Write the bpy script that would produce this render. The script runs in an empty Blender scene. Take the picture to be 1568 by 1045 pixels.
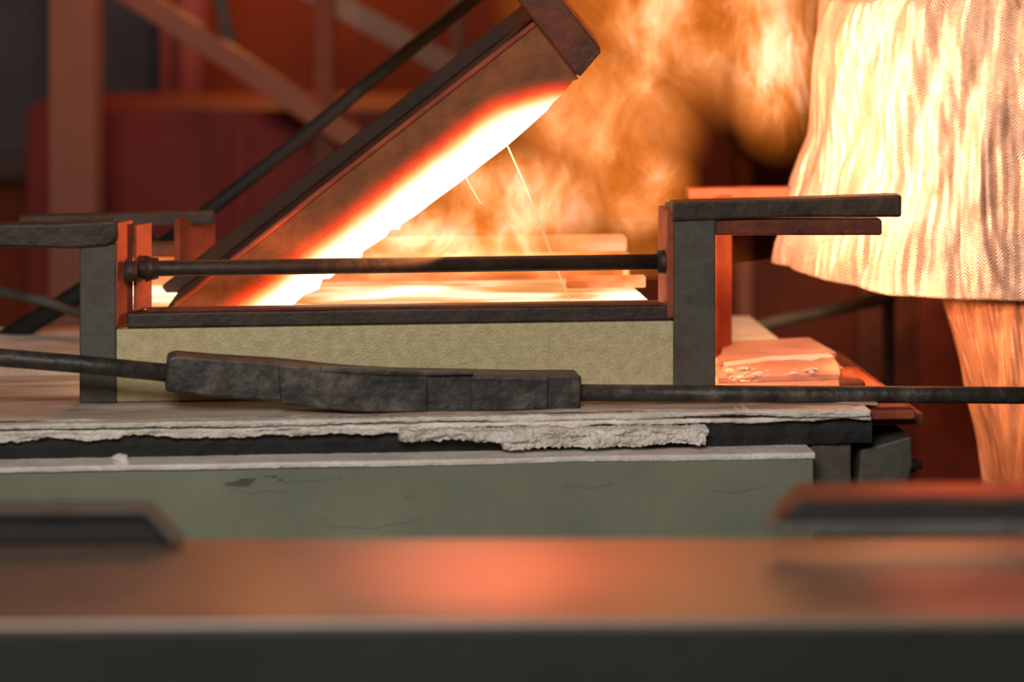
import bpy, bmesh, math, random
from mathutils import Vector, noise, Matrix
random.seed(3)
sc = bpy.context.scene
K = 1.0332e-3
CZ = 1.74; CD = 6.0
A = math.radians(6.3)

# ---------- surveying helper : photo-measured drawing (mm grid at y=0) -> real position at depth
def S(px, py, y=0.0, ang=0.0):
    c, s = math.cos(ang), math.sin(ang)
    x0 = (px-784)*K; z0 = 0.8+(612-py)*K
    xr = (x0*(1+y*c/CD)+y*s)/(c-x0*s/CD)
    wy = xr*s+y*c
    return xr, CZ-(1+wy/CD)*(CZ-z0)
def SX(px, y=0.0): return S(px, 0, y)[0]
def RX(px, y=0.0): return S(px, 0, y, A)[0]

# ---------- materials
def lin(r, g, b):
    f = lambda c: (c/255/12.92) if c/255 <= .04045 else ((c/255+.055)/1.055)**2.4
    return (f(r), f(g), f(b), 1)
class NT:
    def __init__(s, m):
        m.use_nodes = True; s.t = m.node_tree; s.t.nodes.clear()
        s.out = s.n('ShaderNodeOutputMaterial')
    def n(s, ty, **kw):
        nd = s.t.nodes.new(ty)
        for k, v in kw.items():
            if k.startswith('i_'):
                nd.inputs[k[2:].replace('_', ' ')].default_value = v
            else: setattr(nd, k, v)
        return nd
    def l(s, a, b): s.t.links.new(a, b)
    def math(s, op, a, b=None, clamp=False):
        nd = s.n('ShaderNodeMath', operation=op); nd.use_clamp = clamp
        for i, v in enumerate((a, b)):
            if v is None: continue
            if isinstance(v, (int, float)): nd.inputs[i].default_value = v
            else: s.l(v, nd.inputs[i])
        return nd.outputs[0]
    def ramp(s, fac, stops):
        r = s.n('ShaderNodeValToRGB'); e = r.color_ramp.elements
        while len(e) > 1: e.remove(e[-1])
        e[0].position, e[0].color = stops[0]
        for p, c in stops[1:]:
            q = e.new(p); q.color = c
        s.l(fac, r.inputs[0]); return r.outputs[0]
def surf(name, c1, c2, scale=8, rough=.7, metal=0, bump=.3, bscale=None, stretch=(1, 1, 1), c3=None, detail=8):
    m = bpy.data.materials.new(name); t = NT(m)
    tc = t.n('ShaderNodeTexCoord'); mp = t.n('ShaderNodeMapping'); mp.inputs['Scale'].default_value = stretch
    t.l(tc.outputs['Object'], mp.inputs[0])
    n1 = t.n('ShaderNodeTexNoise', i_Scale=scale, i_Detail=detail, i_Roughness=.65); t.l(mp.outputs[0], n1.inputs['Vector'])
    st = [(.32, c1), (.68, c2)]
    if c3: st = [(.3, c1), (.52, c2), (.72, c3)]
    col = t.ramp(n1.outputs[0], st)
    b = t.n('ShaderNodeBsdfPrincipled', i_Roughness=rough, i_Metallic=metal)
    t.l(col, b.inputs['Base Color'])
    n2 = t.n('ShaderNodeTexNoise', i_Scale=bscale or scale*6, i_Detail=6); t.l(mp.outputs[0], n2.inputs['Vector'])
    bp = t.n('ShaderNodeBump', i_Strength=bump, i_Distance=.004); t.l(n2.outputs[0], bp.inputs['Height'])
    t.l(bp.outputs[0], b.inputs['Normal']); 
    rr = t.n('ShaderNodeMapRange'); rr.inputs[3].default_value = max(0, rough-.12); rr.inputs[4].default_value = min(1, rough+.12)
    t.l(n1.outputs[0], rr.inputs[0]); t.l(rr.outputs[0], b.inputs['Roughness'])
    t.l(b.outputs[0], t.out.inputs[0]); return m

M = {}
M['steel'] = surf('dark_scaled_steel', lin(46, 36, 31), lin(82, 65, 55), 14, .55, .3, .5, 60)
M['steelgrey'] = surf('grey_painted_steel', lin(58, 57, 52), lin(88, 84, 76), 10, .6, .1, .35, 70, c3=lin(82, 62, 50))
M['rust'] = surf('rusty_steel', lin(78, 38, 24), lin(140, 70, 42), 12, .65, .2, .6, 70)
M['redox_firelit'] = surf('red_oxide_firelit_steel', lin(124, 52, 33), lin(186, 88, 56), 12, .65, .1, .5, 70)  # reddish base also carries the orange firelight on flanges, posts and corner
M['iron'] = surf('forged_iron', lin(42, 39, 36), lin(72, 66, 61), 22, .5, .3, .8, 50, c3=lin(116, 106, 96))
M['brick'] = surf('insulating_firebrick', lin(198, 178, 130), lin(216, 198, 154), 60, .95, 0, 1.0, 240, c3=lin(230, 214, 176))
M['fibre'] = surf('ceramic_fibre_board', lin(214, 202, 188), lin(250, 242, 234), 14, .95, 0, 1, 120)
M['fibretop'] = surf('ceramic_fibre_top', lin(160, 118, 98), lin(214, 192, 174), 3.5, .95, 0, .6, 40, stretch=(1, 5, 1), c3=lin(228, 216, 204))
M['litboard'] = surf('fire_tinted_board', lin(180, 120, 98), lin(206, 158, 138), 6, .95, 0, .5, 40, c3=lin(160, 92, 72))  # pinkish board copy; orange firelight is put into its base colour
M['boardgrey'] = surf('calcium_silicate_board', lin(112, 116, 98), lin(128, 131, 111), 3, .85, 0, .5, 14, c3=lin(142, 143, 122))
M['black'] = surf('sooty_steel_and_gap_shade', lin(18, 17, 16), lin(34, 31, 28), 9, .75, .0, .5)  # its black also supplies the gap shade under the fibre boards
M['darkbrown'] = surf('sooty_brown_steel', lin(46, 26, 15), lin(76, 44, 25), 9, .75, .0, .5)
M['plate'] = surf('worn_bench_steel', lin(84, 74, 66), lin(116, 96, 84), 2.2, .38, .2, .15, 30, c3=lin(126, 98, 84))
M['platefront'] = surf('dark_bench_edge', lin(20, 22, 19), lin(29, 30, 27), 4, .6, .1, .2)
M['wall'] = surf('soot_brown_wall', lin(84, 32, 17), lin(128, 56, 26), 1.2, .9, 0, .3, 10)
M['red'] = surf('dark_red_paint', lin(96, 18, 14), lin(124, 27, 19), 2, .7, 0, .1)
M['brown'] = surf('brown_painted_steel', lin(126, 70, 48), lin(148, 86, 60), 2, .6, 0, .1)
M['strut'] = surf('greyish_strut_paint', lin(120, 94, 80), lin(150, 116, 98), 3, .6, 0, .1)
M['pink'] = surf('faded_red_paint', lin(190, 94, 84), lin(210, 110, 96), 3, .6, 0, .1)
M['floor'] = surf('concrete_floor', lin(62, 55, 50), lin(95, 85, 76), 2, .85, 0, .3)
M['ceil'] = surf('dark_ceiling', lin(50, 44, 40), lin(66, 58, 52), 2, .9)
M['glass'] = surf('dusk_window_glass', lin(56, 58, 68), lin(74, 76, 88), 2, .25)
M['leather'] = surf('boot_leather', lin(48, 34, 26), lin(72, 52, 38), 10, .6, 0, .4)
M['glove'] = surf('glove_suede', lin(150, 112, 70), lin(176, 136, 90), 12, .9, 0, .5)
M['skin'] = surf('skin', lin(196, 140, 112), lin(210, 156, 128), 10, .55, 0, .15)
M['helmet'] = surf('helmet_plastic', lin(196, 190, 176), lin(210, 204, 190), 5, .35, 0, .05)
M['hair'] = surf('dark_hair', lin(36, 26, 20), lin(58, 42, 32), 40, .7, 0, .8)

def emis(name, stops, scale, stretch=(1, 1, 1), distort=0, lo=.3, hi=.7, gain=2.2, detail=7):
    m = bpy.data.materials.new(name); t = NT(m)
    tc = t.n('ShaderNodeTexCoord'); mp = t.n('ShaderNodeMapping'); mp.inputs['Scale'].default_value = stretch
    t.l(tc.outputs['Object'], mp.inputs[0])
    n1 = t.n('ShaderNodeTexNoise', i_Scale=scale, i_Detail=detail, i_Distortion=distort); t.l(mp.outputs[0], n1.inputs['Vector'])
    r = t.n('ShaderNodeMapRange'); r.inputs[1].default_value = lo; r.inputs[2].default_value = hi; t.l(n1.outputs[0], r.inputs[0])
    col = t.ramp(r.outputs[0], stops)
    st = t.math('ADD', t.math('MULTIPLY', t.math('POWER', r.outputs[0], 2), gain), .8)
    e = t.n('ShaderNodeEmission'); t.l(col, e.inputs[0]); t.l(st, e.inputs[1]); t.l(e.outputs[0], t.out.inputs[0]); return m
M['molten'] = emis('molten_metal_glow', [(0, (1, .24, .05, 1)), (.35, (1, .42, .13, 1)), (.6, (1, .62, .34, 1)), (.85, (1, .78, .52, 1))], 4, (1, 1.6, 2), .6, .25, .68, 1.9, 3)
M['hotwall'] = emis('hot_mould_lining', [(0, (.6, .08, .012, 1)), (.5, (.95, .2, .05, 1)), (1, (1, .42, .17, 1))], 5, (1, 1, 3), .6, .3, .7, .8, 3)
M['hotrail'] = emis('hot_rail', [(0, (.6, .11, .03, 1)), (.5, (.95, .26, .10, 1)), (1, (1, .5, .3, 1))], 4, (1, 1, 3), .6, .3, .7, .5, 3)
M['spark'] = emis('spark', [(0, (1, .62, .25, 1)), (1, (1, .75, .4, 1))], 5, gain=1.5)

e_u = Vector((.788, 0, .616)); e_v = Vector((.616, 0, -.788))
LY = .10
o = S(820, 35, LY); LO = Vector((o[0], 0, o[1]))
def ladle_mat():
    m = bpy.data.materials.new('heated_ladle_steel'); t = NT(m)
    g = t.n('ShaderNodeTexCoord')
    def coord(ax):
        s = t.n('ShaderNodeVectorMath', operation='SUBTRACT'); t.l(g.outputs['Object'], s.inputs[0]); s.inputs[1].default_value = LO
        d = t.n('ShaderNodeVectorMath', operation='DOT_PRODUCT'); t.l(s.outputs[0], d.inputs[0]); d.inputs[1].default_value = ax
        return d.outputs['Value']
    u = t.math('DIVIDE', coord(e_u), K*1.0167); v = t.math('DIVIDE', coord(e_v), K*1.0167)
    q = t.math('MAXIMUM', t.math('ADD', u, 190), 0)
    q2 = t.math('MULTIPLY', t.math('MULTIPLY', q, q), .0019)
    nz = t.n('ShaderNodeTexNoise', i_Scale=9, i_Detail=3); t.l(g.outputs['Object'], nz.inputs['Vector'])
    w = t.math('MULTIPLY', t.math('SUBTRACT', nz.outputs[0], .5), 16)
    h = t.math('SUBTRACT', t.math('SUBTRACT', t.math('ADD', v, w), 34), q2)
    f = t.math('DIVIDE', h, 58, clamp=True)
    col = t.ramp(f, [(0, (.036, .011, .001, 1)), (.14, (.13, .016, .001, 1)), (.3, (.55, .02, .003, 1)), (.42, (1.0, .05, .008, 1)), (.56, (1, .3, .06, 1)), (.7, (1, .62, .3, 1)), (.85, (1, .85, .6, 1))])  # lowest stop is a faint glow standing in for light on the plate
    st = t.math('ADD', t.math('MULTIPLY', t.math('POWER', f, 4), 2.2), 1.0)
    n1 = t.n('ShaderNodeTexNoise', i_Scale=18, i_Detail=8, i_Roughness=.7); t.l(g.outputs['Object'], n1.inputs['Vector'])
    base = t.ramp(n1.outputs[0], [(.3, lin(84, 40, 18)), (.7, lin(150, 80, 36))])
    b = t.n('ShaderNodeBsdfPrincipled', i_Roughness=.6, i_Metallic=.2)
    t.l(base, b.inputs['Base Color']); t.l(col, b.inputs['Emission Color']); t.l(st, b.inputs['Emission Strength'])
    bp = t.n('ShaderNodeBump', i_Strength=.5, i_Distance=.004); t.l(n1.outputs[0], bp.inputs['Height']); t.l(bp.outputs[0], b.inputs['Normal'])
    t.l(b.outputs[0], t.out.inputs[0]); return m
M['ladle'] = ladle_mat()

def coat_mat(name, c1, c2, metal=.35):
    m = bpy.data.materials.new(name); t = NT(m)
    uv = t.n('ShaderNodeUVMap')
    wn = t.n('ShaderNodeTexNoise', i_Scale=7, i_Detail=3); t.l(uv.outputs[0], wn.inputs['Vector'])
    wa = t.n('ShaderNodeVectorMath', operation='MULTIPLY_ADD'); t.l(wn.outputs['Color'], wa.inputs[0]); wa.inputs[1].default_value = (.03, .03, 0); t.l(uv.outputs[0], wa.inputs[2])
    sx = t.n('ShaderNodeSeparateXYZ'); t.l(wa.outputs[0], sx.inputs[0])
    tri = t.math('PINGPONG', t.math('MULTIPLY', sx.outputs[0], 110), 1.0)
    ph = t.math('ADD', t.math('MULTIPLY', sx.outputs[1], 400), t.math('MULTIPLY', tri, 4.2))
    wv = t.math('ADD', t.math('MULTIPLY', t.math('SINE', t.math('MULTIPLY', ph, 3.0)), .5), .5)
    n1 = t.n('ShaderNodeTexNoise', i_Scale=110, i_Detail=5, i_Roughness=.7); t.l(uv.outputs[0], n1.inputs['Vector'])
    mp = t.n('ShaderNodeMapping'); mp.inputs['Scale'].default_value = (6, 2.4, 1); mp.inputs['Rotation'].default_value = (0, 0, .5); t.l(uv.outputs[0], mp.inputs[0])
    n2 = t.n('ShaderNodeTexNoise', i_Scale=1, i_Detail=2, i_Distortion=1.2); t.l(mp.outputs[0], n2.inputs['Vector'])
    n4 = t.n('ShaderNodeTexNoise', i_Scale=9, i_Detail=3, i_Distortion=.8); t.l(uv.outputs[0], n4.inputs['Vector'])
    mx = t.math('ADD', t.math('ADD', t.math('MULTIPLY', wv, .42), t.math('MULTIPLY', n1.outputs[0], .33)), t.math('MULTIPLY', n4.outputs[0], .25))
    col = t.ramp(mx, [(.25, c1), (.72, c2)])
    b = t.n('ShaderNodeBsdfPrincipled', i_Roughness=.40, i_Metallic=metal)
    t.l(col, b.inputs['Base Color'])
    hh = t.math('ADD', t.math('MULTIPLY', mx, .04), t.math('MULTIPLY', n2.outputs[0], 1.0))
    bp = t.n('ShaderNodeBump', i_Strength=.9, i_Distance=.035); t.l(hh, bp.inputs['Height']); t.l(bp.outputs[0], b.inputs['Normal'])
    t.l(b.outputs[0], t.out.inputs[0]); return m
M['coat'] = coat_mat('herringbone_heat_cloth', lin(100, 58, 44), lin(236, 208, 190), .45)
M['trouser'] = coat_mat('heat_trouser_cloth', lin(120, 64, 38), lin(224, 168, 130))

# ---------- mesh helpers
def empty(name, rot=0):
    e = bpy.data.objects.new(name, None); sc.collection.objects.link(e); e.rotation_euler[2] = rot; return e
def obj(name, verts, faces, mat, parent=None, bevel=0, smooth=False):
    me = bpy.data.meshes.new(name); me.from_pydata([tuple(v) for v in verts], [], faces); me.update()
    bm = bmesh.new(); bm.from_mesh(me); bmesh.ops.recalc_face_normals(bm, faces=bm.faces); bm.to_mesh(me); bm.free()
    o = bpy.data.objects.new(name, me); sc.collection.objects.link(o); me.materials.append(M[mat] if isinstance(mat, str) else mat)
    if parent: o.parent = parent
    if smooth:
        for p in me.polygons: p.use_smooth = True
    if bevel:
        b = o.modifiers.new('b', 'BEVEL'); b.width = bevel; b.segments = 2; b.limit_method = 'ANGLE'
    return o
def box(name, x0, x1, y0, y1, z0, z1, mat, parent=None, bevel=.002):
    v = [(x, y, z) for x in (x0, x1) for y in (y0, y1) for z in (z0, z1)]
    f = [(0, 1, 3, 2), (4, 6, 7, 5), (0, 4, 5, 1), (2, 3, 7, 6), (0, 2, 6, 4), (1, 5, 7, 3)]
    return obj(name, v, f, mat, parent, bevel)
def prism(name, poly, y0, y1, mat, parent=None, bevel=.002):
    n = len(poly)
    v = [(x, y0, z) for x, z in poly]+[(x, y1, z) for x, z in poly]
    f = [tuple(range(n)), tuple(range(2*n-1, n-1, -1))]+[(i, (i+1) % n, n+(i+1) % n, n+i) for i in range(n)]
    return obj(name, v, f, mat, parent, bevel)
def vplate(name, p, q, th, z0, z1, mat, parent):
    p, q = Vector(p), Vector(q); d = (q-p).normalized(); nrm = Vector((-d.y, d.x))*th
    P = [p, q, q+nrm, p+nrm]
    return obj(name, [(a.x, a.y, z) for z in (z0, z1) for a in P], [(0, 1, 2, 3), (4, 5, 6, 7)]+[(i, (i+1) % 4, 4+(i+1) % 4, 4+i) for i in range(4)], mat, parent, .0015)
def pxprism(name, pts, y0, y1, mat, parent=None, ang=0, bevel=.002, dz=0):
    return prism(name, [(S(a, b, y0, ang)[0], S(a, b, y0, ang)[1]+dz) for a, b in pts], y0, y1, mat, parent, bevel)
def tube(name, pts, r, mat, parent=None, seg=20, radii=None):
    n = len(pts); P = [Vector(p) for p in pts]; V = []; F = []
    for i, p in enumerate(P):
        d = (P[min(i+1, n-1)]-P[max(i-1, 0)]).normalized()
        up = Vector((0, 0, 1)) if abs(d.z) < .9 else Vector((0, 1, 0))
        a = d.cross(up).normalized(); b = d.cross(a).normalized()
        rr = radii[i] if radii else r
        for k in range(seg):
            t = 2*math.pi*k/seg
            V.append(p+a*math.cos(t)*rr+b*math.sin(t)*rr)
    for i in range(n-1):
        for k in range(seg):
            F.append((i*seg+k, i*seg+(k+1) % seg, (i+1)*seg+(k+1) % seg, (i+1)*seg+k))
    F.append(tuple(range(seg))); F.append(tuple(range((n-1)*seg, n*seg)))
    o = obj(name, V, F, mat, parent)
    for p in o.data.polygons: p.use_smooth = len(p.vertices) == 4
    return o
def beam(name, p, q, w, h, mat, parent=None):
    p, q = Vector(p), Vector(q); d = (q-p).normalized()
    side = Vector((0, 1, 0)) if abs(d.y) < .9 else Vector((1, 0, 0))
    up = d.cross(side).normalized(); side = up.cross(d)
    V = [c+side*a*w/2+up*b*h/2 for c in (p, q) for a, b in ((-1, -1), (1, -1), (1, 1), (-1, 1))]
    F = [(0, 1, 2, 3), (4, 5, 6, 7)]+[(i, (i+1) % 4, 4+(i+1) % 4, 4+i) for i in range(4)]
    return obj(name, V, F, mat, parent, .003)
def ragged(name, x0, x1, yf, yb, z0, z1, mat, parent, amp=.006, seed=0, n=260, freq=9, prof=6, rough=1.0, coh=.5, fuzz=0):
    V = []; F = []
    rows = [(0, 0)]+[(j/prof, 1) for j in range(prof+1)]+[(1, 0)]
    m = len(rows)
    for i in range(n+1):
        x = x0+(x1-x0)*i/n
        for (t, fr) in rows:
            z = z0+(z1-z0)*t
            if fr:
                big = noise.noise(Vector((x*freq*.4, seed, 0)))
                sm = noise.fractal(Vector((x*freq*3, seed+t*coh, 0)), 1, 2, 4)
                y = yf+amp*1.6*big+amp*rough*sm-(.5-abs(t-.5))*amp
                z += amp*.5*noise.fractal(Vector((x*freq*1.2, seed+7+t*coh, 0)), 1, 2, 4)*(1 if t > .5 else 1.6)
                if fuzz:
                    y += fuzz*noise.noise(Vector((x*170, t*5, seed))); z += fuzz*noise.noise(Vector((x*190, t*5, seed+9)))
            else: y = yb
            V.append((x, y, z))
    for i in range(n):
        for j in range(m-1):
            F.append((i*m+j, (i+1)*m+j, (i+1)*m+j+1, i*m+j+1))
        F.append((i*m, i*m+m-1, (i+1)*m+m-1, (i+1)*m))
    F.append(tuple(range(m))); F.append(tuple(range(n*m, n*m+m)))
    return obj(name, V, F, mat, parent)

# ================= ROOM =================
box('floor', -3.2, 3.4, -7, 4.2, -.1, 0, 'floor', None, 0)
box('ceiling', -3.2, 3.4, -7, 4.2, 3.6, 3.7, 'ceil', None, 0)
box('wall_back', -3.2, 3.4, 4.1, 4.2, 0, 3.6, 'wall', None, 0)
box('wall_left', -3.3, -3.2, -7, 4.2, 0, 3.6, 'wall', None, 0)
box('wall_right', 3.4, 3.5, -7, 4.2, 0, 3.6, 'wall', None, 0)
w = empty('window_1')
y = 4.06
a, b = S(-60, 235, y), S(262, -40, y)
box('glass', a[0], b[0], y, y+.03, a[1], b[1]+.3, 'glass', w)
for i, fx in enumerate((0, .5, 1)):
    xx = a[0]+(b[0]-a[0])*fx; box('mullion_%d' % i, xx-.03, xx+.03, y-.04, y+.03, a[1]-.04, b[1]+.34, 'steel', w)
box('sill', a[0]-.05, b[0]+.05, y-.08, y+.03, a[1]-.06, a[1], 'steel', w)
c = empty('steel_column')
y = 2.0
x0, x1 = SX(76, y), SX(148, y)
box('web', (x0+x1)/2-.006, (x0+x1)/2+.006, y, y+.12, 0, 3.6, 'brown', c)
box('flange_front', x0, x1, y-.012, y, 0, 3.6, 'brown', c)
box('flange_back', x0, x1, y+.12, y+.132, 0, 3.6, 'brown', c)
box('foot', x0-.05, x1+.05, y-.06, y+.18, 0, .02, 'steel', c)
c = empty('red_machine_cabinet')
y = 2.5
a, b = S(38, 168, y), S(700, 168, y)
box('body', a[0], b[0], y, y+.5, .1, a[1], 'red', c, .01)
box('door', a[0]+.1, (a[0]+b[0])/2-.02, y-.015, y, .2, a[1]-.04, 'red', c, .006)
box('door_r', (a[0]+b[0])/2+.02, b[0]-.1, y-.015, y, .2, a[1]-.04, 'red', c, .006)
box('plinth', a[0]+.03, b[0]-.03, y+.03, y+.46, 0, .1, 'black', c)
for i, (p0, p1) in enumerate(((262, 312), (240, 256), (690, 708))):
    y = 3.1
    c = empty('red_pipe_upright' if i < 2 else 'grey_pipe_upright')
    r = (SX(p1, y)-SX(p0, y))/2; xc = (SX(p1, y)+SX(p0, y))/2
    tube('pipe', [(xc, y+.1, 0), (xc, y+.1, 3.6)], r, 'pink' if i < 2 else 'strut', c)
    tube('collar', [(xc, y+.1, 2.2), (xc, y+.1, 2.26)], r*1.3, 'steel', c)
c = empty('overhead_brace_frame')
def pl(px, py, y): a = S(px, py, y); return (a[0], y, a[1])
beam('diagonal_a', pl(170, -30, 2.2), pl(560, 225, 2.2), .05, .050, 'brown', c)
beam('diagonal_b', pl(430, -40, 2.3), pl(780, 150, 2.3), .05, .050, 'strut', c)
beam('diagonal_d', pl(360, 110, 2.3), pl(325, -60, 2.3), .03, .03, 'steel', c)
beam('post', (SX(497, 2.26), 2.26, 0), (SX(497, 2.26), 2.26, 3.6), .07, .045, 'rust', c)
beam('post_b', (SX(790, 2.36), 2.36, 0), (SX(790, 2.36), 2.36, 3.6), .06, .05, 'wall', c)
c = empty('steel_sliding_door')
y = 2.3
box('leaf', SX(1120, y), SX(1310, y), y, y+.06, 0, S(0, 205, y)[1], 'wall', c)
box('leaf_b', SX(1310, y), SX(1398, y), y-.06, y, 0, S(0, 190, y)[1], 'rust', c)
box('leaf_c', SX(1398, y), SX(1640, y), y-.1, y-.04, 0, S(0, 120, y)[1], 'redox_firelit', c)
box('rail', SX(1110, y), SX(1640, y), y-.08, y+.05, S(0, 205, y)[1], S(0, 190, y)[1], 'steel', c)
box('jamb', SX(1128, y), SX(1150, y), y-.05, y+.02, 0, S(0, 205, y)[1], 'brown', c)
c = empty('handrail_pipe')
tube('pipe', [pl(1090, 518, 1.2), pl(1200, 490, 1.2), pl(1370, 455, 1.2)], .012, 'steelgrey', c)
tube('support', [pl(1110, 512, 1.2), (pl(1110, 512, 1.2)[0], 1.2, 0)], .014, 'steel', c)
tube('support_b', [pl(1360, 457, 1.25), (pl(1360, 457, 1.25)[0], 1.25, 0)], .012, 'black', c)

c = empty('ladle_tilting_linkage')
tube('lever_upper', [pl(760, -30, .75), pl(560, 130, .7), pl(470, 205, .68), pl(330, 315, .65), pl(235, 385, .63)], .013, 'black', c)
tube('lever_lower', [pl(240, 375, .63), pl(90, 470, .7), pl(-60, 560, .75)], .018, 'black', c)
tube('lever_cross', [pl(-30, 440, .7), pl(60, 460, .68), pl(170, 495, .66)], .009, 'steelgrey', c)
tube('pivot', [(pl(235, 385, .63)[0], .60, pl(235, 385, .63)[2]), (pl(235, 385, .63)[0], .69, pl(235, 385, .63)[2])], .022, 'black', c)
beam('stand', pl(235, 385, .63), (pl(235, 385, .63)[0], .63, .81), .03, .03, 'black', c)

# ================= TABLE =================
T = empty('casting_table', A)
xr = RX(1400, -.05)
L = -1.25
ragged('fibre_board_under', L, RX(1334, -.18), -.174, .88, .785, .7920, 'fibre', T, .007, 3.9, 500, 6, 5, .9, .4, .0012)
ragged('fibre_board_top', L, RX(1331, -.18), -.182, .9, .7950, .803, 'fibre', T, .006, 1.3, 500, 6, 5, .9, .4, .0011)
ragged('fibre_skin', L+.02, RX(1300,-.15), -.160, .3, .803, .8055, 'fibretop', T, .007, 8.3, 200, 4)
ragged('torn_fibre', RX(612, -.2), RX(1085, -.2), -.196, -.1, .768, .785, 'fibre', T, .011, 4.4, 520, 9, 8, 1.2, 1.2, .003)
ragged('torn_fibre_b', RX(770, -.2), RX(1080, -.2), -.202, -.1, .757, .773, 'fibre', T, .010, 9.1, 420, 12, 8, 1.2, 1.2, .0035)
ragged('torn_fibre_c', L, RX(640, -.2), -.184, -.1, .780, .786, 'fibre', T, .007, 12.7, 420, 12, 5, 1.2, .8, .002)
ragged('gap_shade_slab', L, RX(1336, -.17), -.164, .85, .747, .7845, 'black', T, .004, 2.2, 160)  # black slab stands in for the shade in the gap under the boards
ragged('silicate_slab_lip', L, RX(1248, -.235), -.235, .3, .739, .7475, 'fibre', T, .002, 5.5, 320, 3, 4, .5, .2, .0006)
box('silicate_slab', L, RX(1247, -.235), -.23, .3, .50, .739, 'boardgrey', T, .003)
box('steel_deck', L, xr, -.12, .62, .768, .786, 'rust', T)
box('end_channel', RX(1240, -.15), RX(1304, -.15), -.15, .5, .62, .765, 'steelgrey', T, .004)
pxprism('end_bracket', [(1318, 690), (1396, 668), (1398, 715), (1385, 757), (1312, 757)], -.13, .4, 'steelgrey', T, A, .004)
box('corner_strip', RX(1334, -.16), RX(1402, -.16), -.16, .3, .783, .797, 'redox_firelit', T, .003)
tube('bolt', [(RX(1396, -.1), -.06, .695), (RX(1420, -.1), -.06, .695)], .007, 'steel', T, 6)
tube('bolt_head', [(RX(1402, -.1), -.06, .695), (RX(1410, -.1), -.06, .695)], .013, 'steel', T, 6)
for i, (xx, yy) in enumerate(((L+.1, -.05), (xr-.1, 0), (L+.1, .7), (xr-.1, .55))):
    box('leg_%d' % i, xx-.03, xx+.03, yy-.03, yy+.03, 0, .77, 'steel', T)
def flake(name, px, py, wpx, hpx, sd):
    x, z = S(px, py, -.2305, A); n = 40; V = []
    for k in range(n):
        th = 2*math.pi*k/n; r = 1+.5*noise.noise(Vector((math.cos(th)*1.6, math.sin(th)*1.6, sd)))+.15*noise.noise(Vector((math.cos(th)*6, math.sin(th)*6, sd)))
        V.append((x+math.cos(th)*r*wpx*K, z+math.sin(th)*r*hpx*K))
    return prism(name, V, -.2312, -.229, 'boardgrey', T, .0006)
for i, (a, b, c_, d) in enumerate(((400, 742, 48, 12), (365, 738, 26, 7), (470, 730, 60, 6), (625, 758, 8, 5), (905, 742, 34, 6), (1130, 745, 40, 9), (120, 760, 40, 10), (560, 790, 70, 16))):
    flake('peeling_skin_%d' % i, a, b, c_, d, i*3.1)
def chunk(name, pts, h, mat, z=.803):
    P = []
    for px, py in pts:
        z0 = .8+(612-py)*K; k = (CZ-z)/(CZ-z0); P.append(((px-784)*K*k, (k-1)*CD))
    R = Matrix.Rotation(-A, 2)
    P = [R @ Vector(p) for p in P]
    n = len(P); V = [(p.x, p.y, z) for p in P]+[(p.x, p.y, z+h) for p in P]
    F = [tuple(range(n)), tuple(range(n, 2*n))]+[(i, (i+1) % n, n+(i+1) % n, n+i) for i in range(n)]
    return obj(name, V, F, mat, T, .0015)
chunk('fire_tinted_deck', [(1098, 612), (1345, 622), (1318, 590), (1240, 522), (1098, 528)], .004, 'litboard', .8035)  # slab coloured as if lit orange by the fire
chunk('broken_board_a', [(1100, 588), (1288, 582), (1283, 566), (1275, 552), (1240, 562), (1200, 558), (1098, 574)], .010, 'litboard', .8075)
chunk('broken_board_b', [(1100, 562), (1180, 554), (1240, 556), (1281, 549), (1240, 526), (1110, 532)], .010, 'litboard', .8075)
chunk('broken_edge_b', [(1108, 566), (1180, 557), (1270, 552), (1276, 556), (1180, 562), (1110, 571)], .012, 'fibre', .8075)
chunk('broken_board_c', [(1285, 592), (1325, 592), (1300, 566), (1283, 572)], .006, 'rust', .8075)
for i in range(30):
    px = random.uniform(1102, 1160) if i < 22 else random.uniform(1105, 1250); py = random.uniform(562, 586)
    z = .82; z0 = .8+(612-py)*K; k = (CZ-z)/(CZ-z0); p = Matrix.Rotation(-A, 2) @ Vector(((px-784)*K*k, (k-1)*CD))
    r = random.uniform(.003, .007)
    bm = bmesh.new(); [bm.verts.new((p.x+r*random.uniform(-1, 1)*1.8, p.y+r*random.uniform(-1, 1), z-.002+r*random.uniform(0, 1))) for _ in range(8)]; bmesh.ops.convex_hull(bm, input=bm.verts)
    me = bpy.data.meshes.new('crumb'); bm.to_mesh(me); bm.free(); me.materials.append(M['fibre'])
    o = bpy.data.objects.new('crumb_%d' % i, me); sc.collection.objects.link(o); o.parent = T
bm = bmesh.new()
bmesh.ops.create_icosphere(bm, subdivisions=3, radius=.011)
for v in bm.verts: v.co *= 1+.5*noise.noise(v.co*120); v.co.x *= 1.3; v.co.z *= .8
me = bpy.data.meshes.new('crumb'); bm.to_mesh(me); bm.free(); me.materials.append(M['fibre'])
o = bpy.data.objects.new('fibre_lump', me); sc.collection.objects.link(o); o.parent = T; o.location = (RX(186, -.22), -.222, .754)

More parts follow.
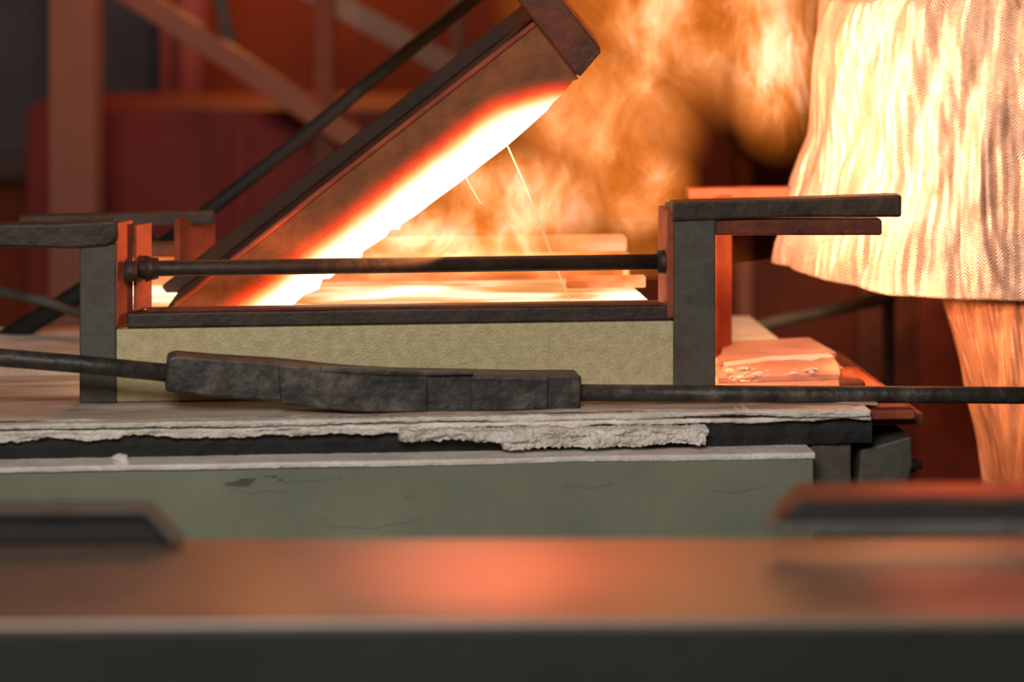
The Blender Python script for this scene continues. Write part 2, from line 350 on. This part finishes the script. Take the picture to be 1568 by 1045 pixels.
# ================= MOULD RIG =================
G = empty('ingot_mould_rig', A)
bl, br = RX(178, 0), RX(1032, 0)
box('firebrick_front', bl, br, 0, .07, .806, .920, 'brick', G, .003)
box('firebrick_rear', bl, br, .50, .57, .806, .97, 'brick', G, .003)
box('front_rail', RX(195, 0), br-.002, .002, .05, .921, .944, 'steel', G, .003)
box('front_rail_lip', RX(225, 0), br-.02, .012, .04, .944, .949, 'rust', G, .001)
box('melt_surface', bl+.02, br-.01, .05, .50, .86, .925, 'molten', G, 0)
box('rear_lining', bl+.02, br-.01, .50, .512, .90, .972, 'hotwall', G, .002)
box('rear_rail', RX(560, .5), br-.004, .505, .55, .972, .997, 'hotrail', G, .004)
box('rear_rail_cold', bl+.02, RX(560, .5), .505, .55, .972, .995, 'rust', G, .004)
box('mid_rail', RX(868, .25), br-.01, .24, .26, .943, .962, 'hotwall', G, .002)
zr = 1.011
tube('tie_rod', [(RX(196, .03), .03, zr), (RX(232, .03), .03, zr), (RX(1022, .03), .03, zr)], .0125, 'steel', G)
tube('tie_rod_nut', [(RX(190, .0), .0, zr), (RX(210, .0), .0, zr)], .017, 'steel', G, 6)
tube('tie_rod_collar', [(RX(222, .03), .03, zr), (RX(243, .03), .03, zr)], .019, 'steel', G, 18, radii=[.021, .016])
tube('tie_rod_boss', [(RX(1005, .03), .03, zr), (RX(1028, .03), .03, zr)], .019, 'steel', G)
pr0, pr1 = RX(1031, 0), RX(1095, 0)
zt = S(1060, 318, 0, A)[1]
box('post_right', pr0, pr1, -.006, .012, .806, zt, 'steelgrey', G, .003)
box('post_right_web', pr0, pr0+.010, .0, .09, .806, zt, 'steelgrey', G, .002)
pxprism('arm_right', [(1030, 310), (1200, 305), (1381, 299), (1381, 333), (1200, 333), (1030, 340)], -.012, .03, 'steel', G, A, .004)
pxprism('arm_right_under', [(1094, 336), (1351, 336), (1351, 361), (1094, 361)], .0, .05, 'rust', G, A, .004)
box('flange_right', RX(1019, .02), RX(1030, .02), .0, .10, .925, S(1025, 325, 0, A)[1], 'redox_firelit', G, .002)
pxprism('arm_rear_right', [(1055, 290), (1215, 288), (1215, 303), (1055, 305)], .44, .48, 'redox_firelit', G, A, .002)
vplate('post_rear_right', (RX(1096, .38), .38), (RX(1121, .44), .44), .012, .806, S(1100, 300, .42, A)[1], 'redox_firelit', G)
zl = S(150, 345, 0, A)[1]
box('post_left', RX(122, 0), RX(178, 0), -.006, .012, .806, S(150, 375, 0, A)[1], 'steelgrey', G, .003)
pxprism('arm_left', [(-80, 345), (90, 343), (180, 338), (182, 366), (165, 378), (110, 382), (-80, 378)], -.012, .03, 'steel', G, A, .005)
vplate('flange_left_a', (RX(180, -.005), -.005), (RX(204, .035), .035), .006, .925, S(190, 341, 0, A)[1], 'redox_firelit', G)
vplate('flange_left_b', (RX(209, .02), .02), (RX(233, .06), .06), .006, .945, S(220, 343, 0.04, A)[1], 'redox_firelit', G)
pxprism('arm_rear_left', [(28, 332), (328, 326), (328, 344), (28, 348)], .44, .48, 'steel', G, A, .003)
vplate('post_rear_left', (RX(275, .42), .42), (RX(330, .50), .50), .012, .93, S(300, 330, .46, A)[1], 'redox_firelit', G)
box('post_rear_left_leg', RX(272, .44), RX(290, .44), .445, .465, .806, .95, 'rust', G, .002)

# ================= LADLE =================
Ld = empty('tilted_pouring_ladle')
def uv(u, v, y=LY):
    p = LO+e_u*u*K*1.0167+e_v*v*K*1.0167; return (p.x, p.z)
lower = [(886, 121), (878, 124), (862, 144), (846, 158), (838, 169), (806, 198), (775, 225), (742, 250), (700, 283), (668, 306), (640, 328), (614, 345), (612, 352), (598, 352), (592, 362), (574, 374), (557, 385), (553, 397), (528, 407), (505, 427), (494, 428), (488, 444), (466, 452), (443, 473), (432, 486)]
poly = [uv(0, 0), uv(-708, 0), uv(-722, 8), uv(-724, 22), uv(-706, 60)]
polylow = [S(a, b, LY) for a, b in lower][::-1]
prism('side_plate_front', poly+[S(330, 492, LY)]+polylow, LY, LY+.02, 'ladle', Ld, 0)
prism('side_plate_rear', poly+[S(330, 492, LY)]+polylow, LY+.26, LY+.28, 'ladle', Ld, 0)
prism('back_plate', [uv(0, -1), uv(-722, -1), uv(-722, 14), uv(0, 14)], LY+.01, LY+.27, 'darkbrown', Ld, 0)
prism('back_stiffener', [uv(0, -24), uv(-735, -24), uv(-735, -1), uv(0, -1)], LY+.24, LY+.27, 'darkbrown', Ld, .003)
prism('rim_bead', [uv(0, -4), uv(-700, -4), uv(-700, 4), uv(0, 4)], LY-.008, LY+.004, 'redox_firelit', Ld, .003)
prism('inner_melt', [uv(-60, 60), uv(-690, 45), uv(-560, 98), uv(-60, 98)], LY+.02, LY+.26, 'molten', Ld, 0)
prism('end_flange', [uv(0, -150), uv(55, -150), uv(55, 93), uv(0, 103)], LY-.02, LY+.30, 'rust', Ld, .004)
prism('end_flange_edge', [uv(3, 95), uv(52, 88), uv(52, 96), uv(3, 106)], LY-.022, LY+.1, 'rust', Ld, .002)
hp = LO+e_u*.03+e_v*(-.15)
tube('handle', [(hp.x, .25, hp.z), (hp.x+.1, .28, 1.60), (.66, .29, 1.60)], .014, 'steel', Ld)
c = empty('flying_sparks')
tube('spark_long', [pl(775, 219, .09), pl(800, 275, .09), pl(830, 350, .09), pl(850, 405, .09), pl(872, 460, .09)], .0014, 'spark', c, 6)
tube('spark_short', [pl(709, 264, .09), pl(722, 288, .09), pl(736, 312, .09)], .0014, 'spark', c, 6)

# ================= TONGS =================
Tg = empty('long_handled_tongs', A)
ty = -.15
pts_t = [(257, 549), (270, 545), (340, 551), (425, 556), (520, 566), (600, 571), (700, 573), (790, 575), (885, 575), (891, 578)]
pts_b = [(889, 630), (790, 631), (700, 632), (600, 632), (500, 626), (425, 616), (340, 610), (270, 603), (253, 600)]
pxprism('jaw_block', pts_t+pts_b, ty, ty+.06, 'iron', Tg, A, .004)
pxprism('jaw_plate_mid', [(425, 559), (530, 566), (560, 572), (655, 571), (655, 632), (540, 632), (430, 620)], ty-.006, ty+.02, 'iron', Tg, A, .003)
pxprism('jaw_plate_right', [(720, 577), (840, 579), (840, 628), (720, 631)], ty-.004, ty+.02, 'iron', Tg, A, .003)
pxprism('jaw_strip', [(490, 563), (610, 568), (725, 570), (725, 575), (610, 577), (490, 570)], ty-.010, ty+.01, 'iron', Tg, A, .002)
def rp(px, py, y): a = S(px, py, y, A); return (a[0], y, a[1])
tube('handle_left', [rp(-120, 535, ty+.03), rp(0, 548, ty+.03), rp(120, 558, ty+.03), rp(262, 572, ty+.03)], .014, 'iron', Tg)
tube('handle_right', [rp(885, 602, ty+.03), rp(1150, 604, ty+.03), rp(1400, 605, ty+.03), rp(1700, 607, ty+.03)], .0135, 'iron', Tg)

# ================= FOREGROUND BENCH =================
B = empty('steel_workbench')
V = [(-1.6, -1.80, .83), (1.6, -1.735, .83), (1.6, -1.29, .83), (-1.6, -1.30, .83)]
V += [(x, y, .80) for x, y, z in V]
obj('top_plate', V, [(0, 1, 2, 3), (4, 5, 6, 7), (0, 1, 5, 4), (1, 2, 6, 5), (2, 3, 7, 6), (3, 0, 4, 7)], 'plate', B, .004)
V = [(-1.6, -1.802, .822), (1.6, -1.737, .822), (1.6, -1.70, .822), (-1.6, -1.77, .822)]
V += [(x, y, .58) for x, y, z in V]
obj('front_apron', V, [(0, 1, 2, 3), (4, 5, 6, 7), (0, 1, 5, 4), (1, 2, 6, 5), (2, 3, 7, 6), (3, 0, 4, 7)], 'platefront', B, .004)
for i, (xx, yy) in enumerate(((-1.5, -1.7), (1.5, -1.66), (-1.5, -1.35), (1.5, -1.35))):
    box('leg_%d' % i, xx-.03, xx+.03, yy-.03, yy+.03, 0, .8, 'steel', B)
c = empty('angle_iron_clamp')
pxprism('bar', [(-300, 790), (222, 788), (262, 832), (-300, 832)], -1.34, -1.30, 'black', c, 0, .003)
pxprism('top_leaf', [(-300, 781), (226, 779), (278, 832), (262, 832), (222, 789), (-300, 791)], -1.36, -1.31, 'steelgrey', c, 0, .002)
c = empty('angle_iron_clamp')
pxprism('bar', [(1180, 808), (1228, 768), (1900, 768), (1900, 806)], -1.40, -1.34, 'black', c, 0, .003)
pxprism('foot_leaf', [(1172, 812), (1182, 805), (1900, 803), (1900, 826), (1200, 828)], -1.42, -1.36, 'steelgrey', c, 0, .002, .003)
pxprism('top_leaf', [(1190, 798), (1228, 758), (1900, 756), (1900, 769), (1230, 770)], -1.40, -1.32, 'rust', c, 0, .002)

# ================= FOUNDRY WORKER =================
W = empty('foundry_worker')
def interp(tab, z):
    for i in range(len(tab)-1):
        if tab[i][0] <= z <= tab[i+1][0]:
            t = (z-tab[i][0])/(tab[i+1][0]-tab[i][0])
            return [a+(b-a)*t for a, b in zip(tab[i][1:], tab[i+1][1:])]
    return list(tab[-1][1:]) if z > tab[-1][0] else list(tab[0][1:])
def loft(name, tab, mat, parent, nz=160, na=220, fold=.012, seed=0, bottom=None):
    z0, z1 = tab[0][0], tab[-1][0]; V = []; F = []
    for j in range(nz+1):
        t = j/nz; z = z0+(z1-z0)*t
        cx, cy, rx, ry = interp(tab, z)
        for k in range(na):
            th = 2*math.pi*k/na
            ct, s = math.cos(th), math.sin(th)
            q = Vector((ct*1.5, s*1.5, z*2.2+seed))
            d = Vector((ct*3+z*6+s*2, s*3-z*4, z*5+seed))
            # drape folds: long diagonal ridges
            f = fold*(1.2*noise.noise(q)+.5*noise.noise(d)+1.6*(abs(noise.noise(Vector((ct*3.2-z*3, s*3.2+z*2, z*2+seed))))-.2)+.25*abs(noise.noise(Vector((ct*7-z*6, s*7+z*6, z*6+seed)))))
            zz = z
            if bottom: zz += bottom(ct, s)*(1-t)**3
            V.append((cx+(rx+f)*ct, cy+(ry+f)*s, zz))
    for j in range(nz):
        for k in range(na):
            F.append((j*na+k, j*na+(k+1) % na, (j+1)*na+(k+1) % na, (j+1)*na+k))
    me = bpy.data.meshes.new(name); me.from_pydata(V, [], F); me.update()
    ul = me.uv_layers.new(name='UVMap')
    for p in me.polygons:
        p.use_smooth = True
        ks = [me.loops[l].vertex_index % na for l in p.loop_indices]
        wrap = max(ks)-min(ks) > na/2
        for l, k in zip(p.loop_indices, ks):
            if wrap and k == 0: k = na
            ul.data[l].uv = (k/na*2*math.pi*.33, me.vertices[me.loops[l].vertex_index].co.z)
    me.materials.append(M[mat]); o = bpy.data.objects.new(name, me); sc.collection.objects.link(o); o.parent = parent
    sol = o.modifiers.new('s', 'SOLIDIFY'); sol.thickness = .004
    return o
CY = .50
rows = [(1187, 402), (1190, 370), (1203, 310), (1218, 262), (1228, 215), (1234, 150), (1240, 60), (1251, 0)]
tab = []
for px, py in rows:
    x, z = S(px, py, CY-.02); cx = .84; rx = cx-x
    tab.append((z, cx, CY, rx, .21+.02*(1.4-z)))
tab += [(1.44, .83, CY, .26, .21), (1.50, .80, CY, .19, .19), (1.545, .77, CY, .11, .10), (1.58, .76, CY, .075, .075)]
loft('jacket', tab, 'coat', W, fold=.022, seed=2.0, bottom=lambda ct, s: -.030*min(1, (1+ct)*2.2)-.012*(1+ct))
def legtab(x, y):
    return [(.10, x+.02, y, .085, .085), (.3, x+.015, y, .10, .095), (.5, x, y, .115, .105), (.7, x-.02, y, .125, .110), (.9, x-.04, y+.01, .15, .110), (1.0, x-.04, y+.03, .15, .10)]
loft('trouser_leg_near', legtab(.93, .43), 'trouser', W, 100, 110, .018, 5.0)
loft('trouser_leg_far', legtab(1.02, .64), 'trouser', W, 80, 90, .012, 9.0)
loft('seat', [(.84, .94, .53, .12, .12), (1.0, .90, .53, .16, .15), (1.15, .86, .52, .18, .15)], 'trouser', W, 30, 60, .004, 3)
def skin(name, chain, mat, parent, sub=2):
    V = [c[:3] for c in chain]; E = [(i, i+1) for i in range(len(V)-1)]
    me = bpy.data.meshes.new(name); me.from_pydata(V, E, []); me.materials.append(M[mat])
    o = bpy.data.objects.new(name, me); sc.collection.objects.link(o); o.parent = parent
    s = o.modifiers.new('k', 'SKIN')
    for i, cc in enumerate(chain):
        r = cc[3]; me.skin_vertices[0].data[i].radius = (r, r)
    me.skin_vertices[0].data[0].use_root = True
    ss = o.modifiers.new('s', 'SUBSURF'); ss.levels = sub; ss.render_levels = sub
    s.use_smooth_shade = True
    return o
for nm, x, y in (('near', .95, .42), ('far', 1.04, .64)):
    skin('boot_'+nm, [(x, y, .20, .062), (x, y, .10, .058), (x-.02, y, .06, .05), (x-.10, y, .05, .046), (x-.17, y, .04, .034)], 'leather', W)
    V = []; n = 24
    for k in range(n):
        th = 2*math.pi*k/n; V.append((x-.07+.135*math.cos(th), y+.05*math.sin(th), 0))
    V += [(a, b, .022) for a, b, _ in V]
    obj('sole_'+nm, V, [tuple(range(n)), tuple(range(n, 2*n))]+[(i, (i+1) % n, n+(i+1) % n, n+i) for i in range(n)], 'black', W)
skin('sleeve_near', [(.80, CY-.15, 1.48, .085), (.80, CY-.22, 1.50, .072), (.72, CY-.26, 1.54, .058), (.62, CY-.22, 1.60, .048), (.58, CY-.19, 1.60, .044)], 'glove', W)
skin('sleeve_far', [(.80, CY+.17, 1.47, .085), (.76, CY+.22, 1.48, .072), (.62, CY+.14, 1.54, .056), (.48, CY-.08, 1.60, .048), (.45, CY-.13, 1.605, .044)], 'glove', W)
for nm, hx, hy in (('near', .545, .285), ('far', .42, .29)):
    hz = 1.60
    skin('palm_'+nm, [(hx+.03, hy+.045, hz+.01, .030), (hx+.0, hy+.03, hz+.015, .034), (hx-.01, hy+.024, hz+.018, .032)], 'glove', W)
    for f in range(4):
        fx = hx-.04+f*.024; ln = (.9, 1.05, 1, .85)[f]
        skin('finger_%s_%d' % (nm, f), [(fx, hy+.03, hz+.018, .010), (fx, hy+.005, hz+.030*ln, .0098), (fx, hy-.022*ln, hz+.014, .0092), (fx, hy-.020, hz-.014*ln, .0088), (fx, hy-.002, hz-.026, .008)], 'glove', W)
    skin('thumb_'+nm, [(hx+.03, hy+.03, hz-.005, .012), (hx+.018, hy+.02, hz-.026, .0115), (hx-.002, hy+.0, hz-.032, .0105), (hx-.016, hy-.014, hz-.028, .009)], 'glove', W)
def blob(name, c, r, mat, f=None, sub=4):
    bm = bmesh.new(); bmesh.ops.create_icosphere(bm, subdivisions=sub, radius=1)
    for v in bm.verts:
        p = v.co.copy()
        if f: p = f(p)
        v.co = Vector((c[0]+p.x*r[0], c[1]+p.y*r[1], c[2]+p.z*r[2]))
    me = bpy.data.meshes.new(name); bm.to_mesh(me); bm.free(); me.materials.append(M[mat])
    for p in me.polygons: p.use_smooth = True
    o = bpy.data.objects.new(name, me); sc.collection.objects.link(o); o.parent = W; return o
def headf(p):
    q = p.copy()
    if p.z < 0: q.y *= 1+.28*p.z; q.x = q.x*(1+.12*p.z)-.06*(-p.z)
    if p.x < -.4:
        q.x += .04*math.exp(-((p.z-.05)**2+p.y**2*.3)/.02)
        q.x -= .24*math.exp(-((p.z+.16)**2/.02+p.y**2/.012))
        q.x -= .08*math.exp(-((p.z+.52)**2/.006+p.y**2/.05))
        q.x -= .09*math.exp(-((p.z+.85)**2/.02+p.y**2/.06))
        for sgn in (-1, 1): q.x += .07*math.exp(-((p.z-.03)**2/.012+(p.y-sgn*.38)**2/.02))
    return q
H = (.735, CY, 1.70)
skin('neck', [(.77, CY, 1.52, .06), (.755, CY, 1.60, .056), (.75, CY, 1.66, .055)], 'skin', W)
blob('head', H, (.098, .076, .118), 'skin', headf, 5)
for s in (-1, 1):
    blob('eye_%d' % s, (H[0]-.080, CY+s*.029, H[2]+.004), (.011, .012, .011), 'helmet', None, 3)
    blob('iris_%d' % s, (H[0]-.088, CY+s*.029, H[2]+.004), (.0045, .005, .005), 'black', None, 2)
    blob('ear_%d' % s, (H[0]+.01, CY+s*.076, H[2]-.005), (.018, .008, .030), 'skin', None, 3)
blob('hair', (H[0]+.012, CY, H[2]+.022), (.100, .081, .110), 'hair', lambda p: Vector((max(p.x, -.55), p.y, max(p.z, -.45))))
blob('helmet', (H[0]+.005, CY, H[2]+.055), (.118, .098, .105), 'helmet', lambda p: Vector((p.x, p.y, max(p.z, -.1))))
blob('helmet_brim', (H[0]-.02, CY, H[2]+.047), (.140, .104, .008), 'helmet')

# ================= FIRE : thin curling flame sheets =================
def fire_mat():
    m = bpy.data.materials.new('flame_gas'); t = NT(m)
    g = t.n('ShaderNodeTexCoord'); P = g.outputs['Object']
    total = None
    for px, py, rx, rz, w in ((1070, -10, 270, 180, .85), (1190, 100, 85, 130, 1.0), (920, 170, 150, 140, .85), (975, 280, 85, 90, .9),
                              (790, 300, 180, 85, .95), (680, 365, 190, 60, 1.15), (850, 400, 260, 45, .6)):
        x, z = S(px, py, .4)
        s = t.n('ShaderNodeVectorMath', operation='SUBTRACT'); t.l(P, s.inputs[0]); s.inputs[1].default_value = (x, .4, z)
        d = t.n('ShaderNodeVectorMath', operation='MULTIPLY'); t.l(s.outputs[0], d.inputs[0]); d.inputs[1].default_value = (1/(rx*K), 1/.4, 1/(rz*K))
        l = t.n('ShaderNodeVectorMath', operation='LENGTH'); t.l(d.outputs[0], l.inputs[0])
        v = t.math('MULTIPLY', t.math('MULTIPLY', t.math('SUBTRACT', 1.3, l.outputs['Value']), 1.4, clamp=True), w)
        total = v if total is None else t.math('MAXIMUM', total, v)
    wn = t.n('ShaderNodeTexNoise', i_Scale=4.5, i_Detail=3); t.l(P, wn.inputs['Vector'])
    wa = t.n('ShaderNodeVectorMath', operation='MULTIPLY_ADD'); t.l(wn.outputs['Color'], wa.inputs[0]); wa.inputs[1].default_value = (.26, .2, .3); t.l(P, wa.inputs[2])
    mp = t.n('ShaderNodeMapping'); mp.inputs['Scale'].default_value = (1.25, .8, .7); mp.inputs['Rotation'].default_value = (0, .45, 0); t.l(wa.outputs[0], mp.inputs[0])
    n1 = t.n('ShaderNodeTexNoise', i_Scale=7.5, i_Detail=8, i_Roughness=.56, i_Distortion=.5); t.l(mp.outputs[0], n1.inputs['Vector'])
    r = t.n('ShaderNodeMapRange'); r.inputs[1].default_value = .40; r.inputs[2].default_value = .76; t.l(n1.outputs[0], r.inputs[0])
    n2 = t.math('POWER', r.outputs[0], 1.6)
    haze = t.math('MULTIPLY', total, .12)
    wisp = t.math('MULTIPLY', t.math('MULTIPLY', total, total), n2)
    e1 = t.n('ShaderNodeEmission'); e1.inputs[0].default_value = (1, .22, .016, 1); t.l(haze, e1.inputs[1])
    col = t.ramp(wisp, [(0, (1, .26, .03, 1)), (.18, (1, .42, .15, 1)), (.5, (1, .62, .40, 1))])
    e2 = t.n('ShaderNodeEmission'); t.l(col, e2.inputs[0]); t.l(t.math('MULTIPLY', wisp, .88), e2.inputs[1])
    a1 = t.n('ShaderNodeAddShader'); t.l(e1.outputs[0], a1.inputs[0]); t.l(e2.outputs[0], a1.inputs[1])
    tr = t.n('ShaderNodeBsdfTransparent'); ad = t.n('ShaderNodeAddShader')
    t.l(a1.outputs[0], ad.inputs[0]); t.l(tr.outputs[0], ad.inputs[1])
    t.l(ad.outputs[0], t.out.inputs['Surface'])
    return m
M['fire'] = fire_mat()
Fp = empty('flame_plume')
NS = 5
for i in range(NS):
    V = []; F = []; nx, nz = 56, 50
    xa = -.26; xb = .60; za = .96; zb = 1.75
    for j in range(nz+1):
        for k in range(nx+1):
            x = xa+(xb-xa)*k/nx; z = za+(zb-za)*j/nz
            y0 = .36+.075*(i-(NS-1)/2)
            q = max(0, (x-.30)/.3); y0 += .42*q*q       # plume drifts behind the worker
            V.append((x, y0+.06*noise.noise(Vector((x*4, z*4, i*3.7)))+.02*noise.noise(Vector((x*11, z*9, i))), z))
    for j in range(nz):
        for k in range(nx):
            a = j*(nx+1)+k; F.append((a, a+1, a+nx+2, a+nx+1))
    obj('flame_sheet_%d' % i, V, F, 'fire', Fp, 0, True)

# ================= LIGHTS =================
def light(name, ty, loc, power, col, size=.1, rot=None, **kw):
    d = bpy.data.lights.new(name, ty); d.energy = power; d.color = col
    if ty == 'AREA': d.size = size
    else: d.shadow_soft_size = size
    for k, v in kw.items(): setattr(d, k, v)
    o = bpy.data.objects.new(name, d); sc.collection.objects.link(o); o.location = loc
    if rot is not None: o.rotation_euler = (Vector(rot)-Vector(loc)).to_track_quat('-Z', 'Y').to_euler()
    return o
light('fire_light', 'POINT', (.30, .06, 1.06), 8, (1, .38, .14), .03)
light('fire_light_high', 'POINT', (.30, .30, 1.66), 5, (1, .38, .12), .05)
light('fire_glare_on_worker', 'SPOT', (.36, -.02, 1.26), 60, (1, .53, .28), .04, (.56, .34, 1.22), spot_size=math.radians(100), spot_blend=1)
light('fire_glare_on_leg', 'SPOT', (.45, .1, .98), 20, (1, .40, .15), .03, (.82, .36, .72), spot_size=math.radians(64), spot_blend=.9)
light('melt_glare_left', 'SPOT', (-.10, .03, 1.02), 16, (1, .34, .10), .02, (-.62, .0, 1.03), spot_size=math.radians(50), spot_blend=.6)
light('bench_red_patch_spot', 'SPOT', (.0, -.3, 1.75), 42, (1, .13, .045), .05, (-.055, -1.46, .83), spot_size=math.radians(13), spot_blend=.8)  # added red spot makes the reflection-like patch on the bench top
light('bench_red_patch_spot', 'SPOT', (.05, -.25, 1.75), 40, (1, .17, .06), .04, (.0, -1.31, .83), spot_size=math.radians(26), spot_blend=1)  # added wider spot reddens the bench's back edge
light('bench_red_patch_spot', 'SPOT', (.4, -.3, 1.75), 80, (1, .13, .05), .04, (.66, -1.56, .83), spot_size=math.radians(20), spot_blend=1)  # added spot for the red patch at the right of the bench
light('front_fill_light', 'AREA', (-.5, -4.9, 3.1), 160, (1, .97, .90), 1.4, (0, -.2, .8))  # added soft fill that brightens front faces, out of view
light('rear_glow', 'POINT', (-.4, 1.5, 2.5), 26, (1, .34, .13), .1)  # added out-of-view point light that warms the background
light('rear_wall_fill', 'POINT', (-.45, 3.4, 1.65), 16, (1, .34, .08), .1)  # added above the frame to brighten the back wall; no furnace there
wd = bpy.data.worlds.new('w'); sc.world = wd; wd.use_nodes = True
wd.node_tree.nodes['Background'].inputs[0].default_value = (.95, .9, .9, 1); wd.node_tree.nodes['Background'].inputs[1].default_value = .08
sc.view_settings.view_transform = 'Standard'

# ================= CAMERA =================
cd = bpy.data.cameras.new('camera'); cam = bpy.data.objects.new('camera', cd); sc.collection.objects.link(cam)
cam.location = (0, -CD, CZ); cam.rotation_euler = (math.radians(90), 0, 0)
cd.lens = 36*CD/1.62; cd.sensor_width = 36
cd.shift_y = -(CZ-(.8+(612-522.7)*K))/1.62
cd.dof.use_dof = True; cd.dof.focus_distance = 6.02; cd.dof.aperture_fstop = 1.9
cd.clip_end = 50
sc.camera = cam
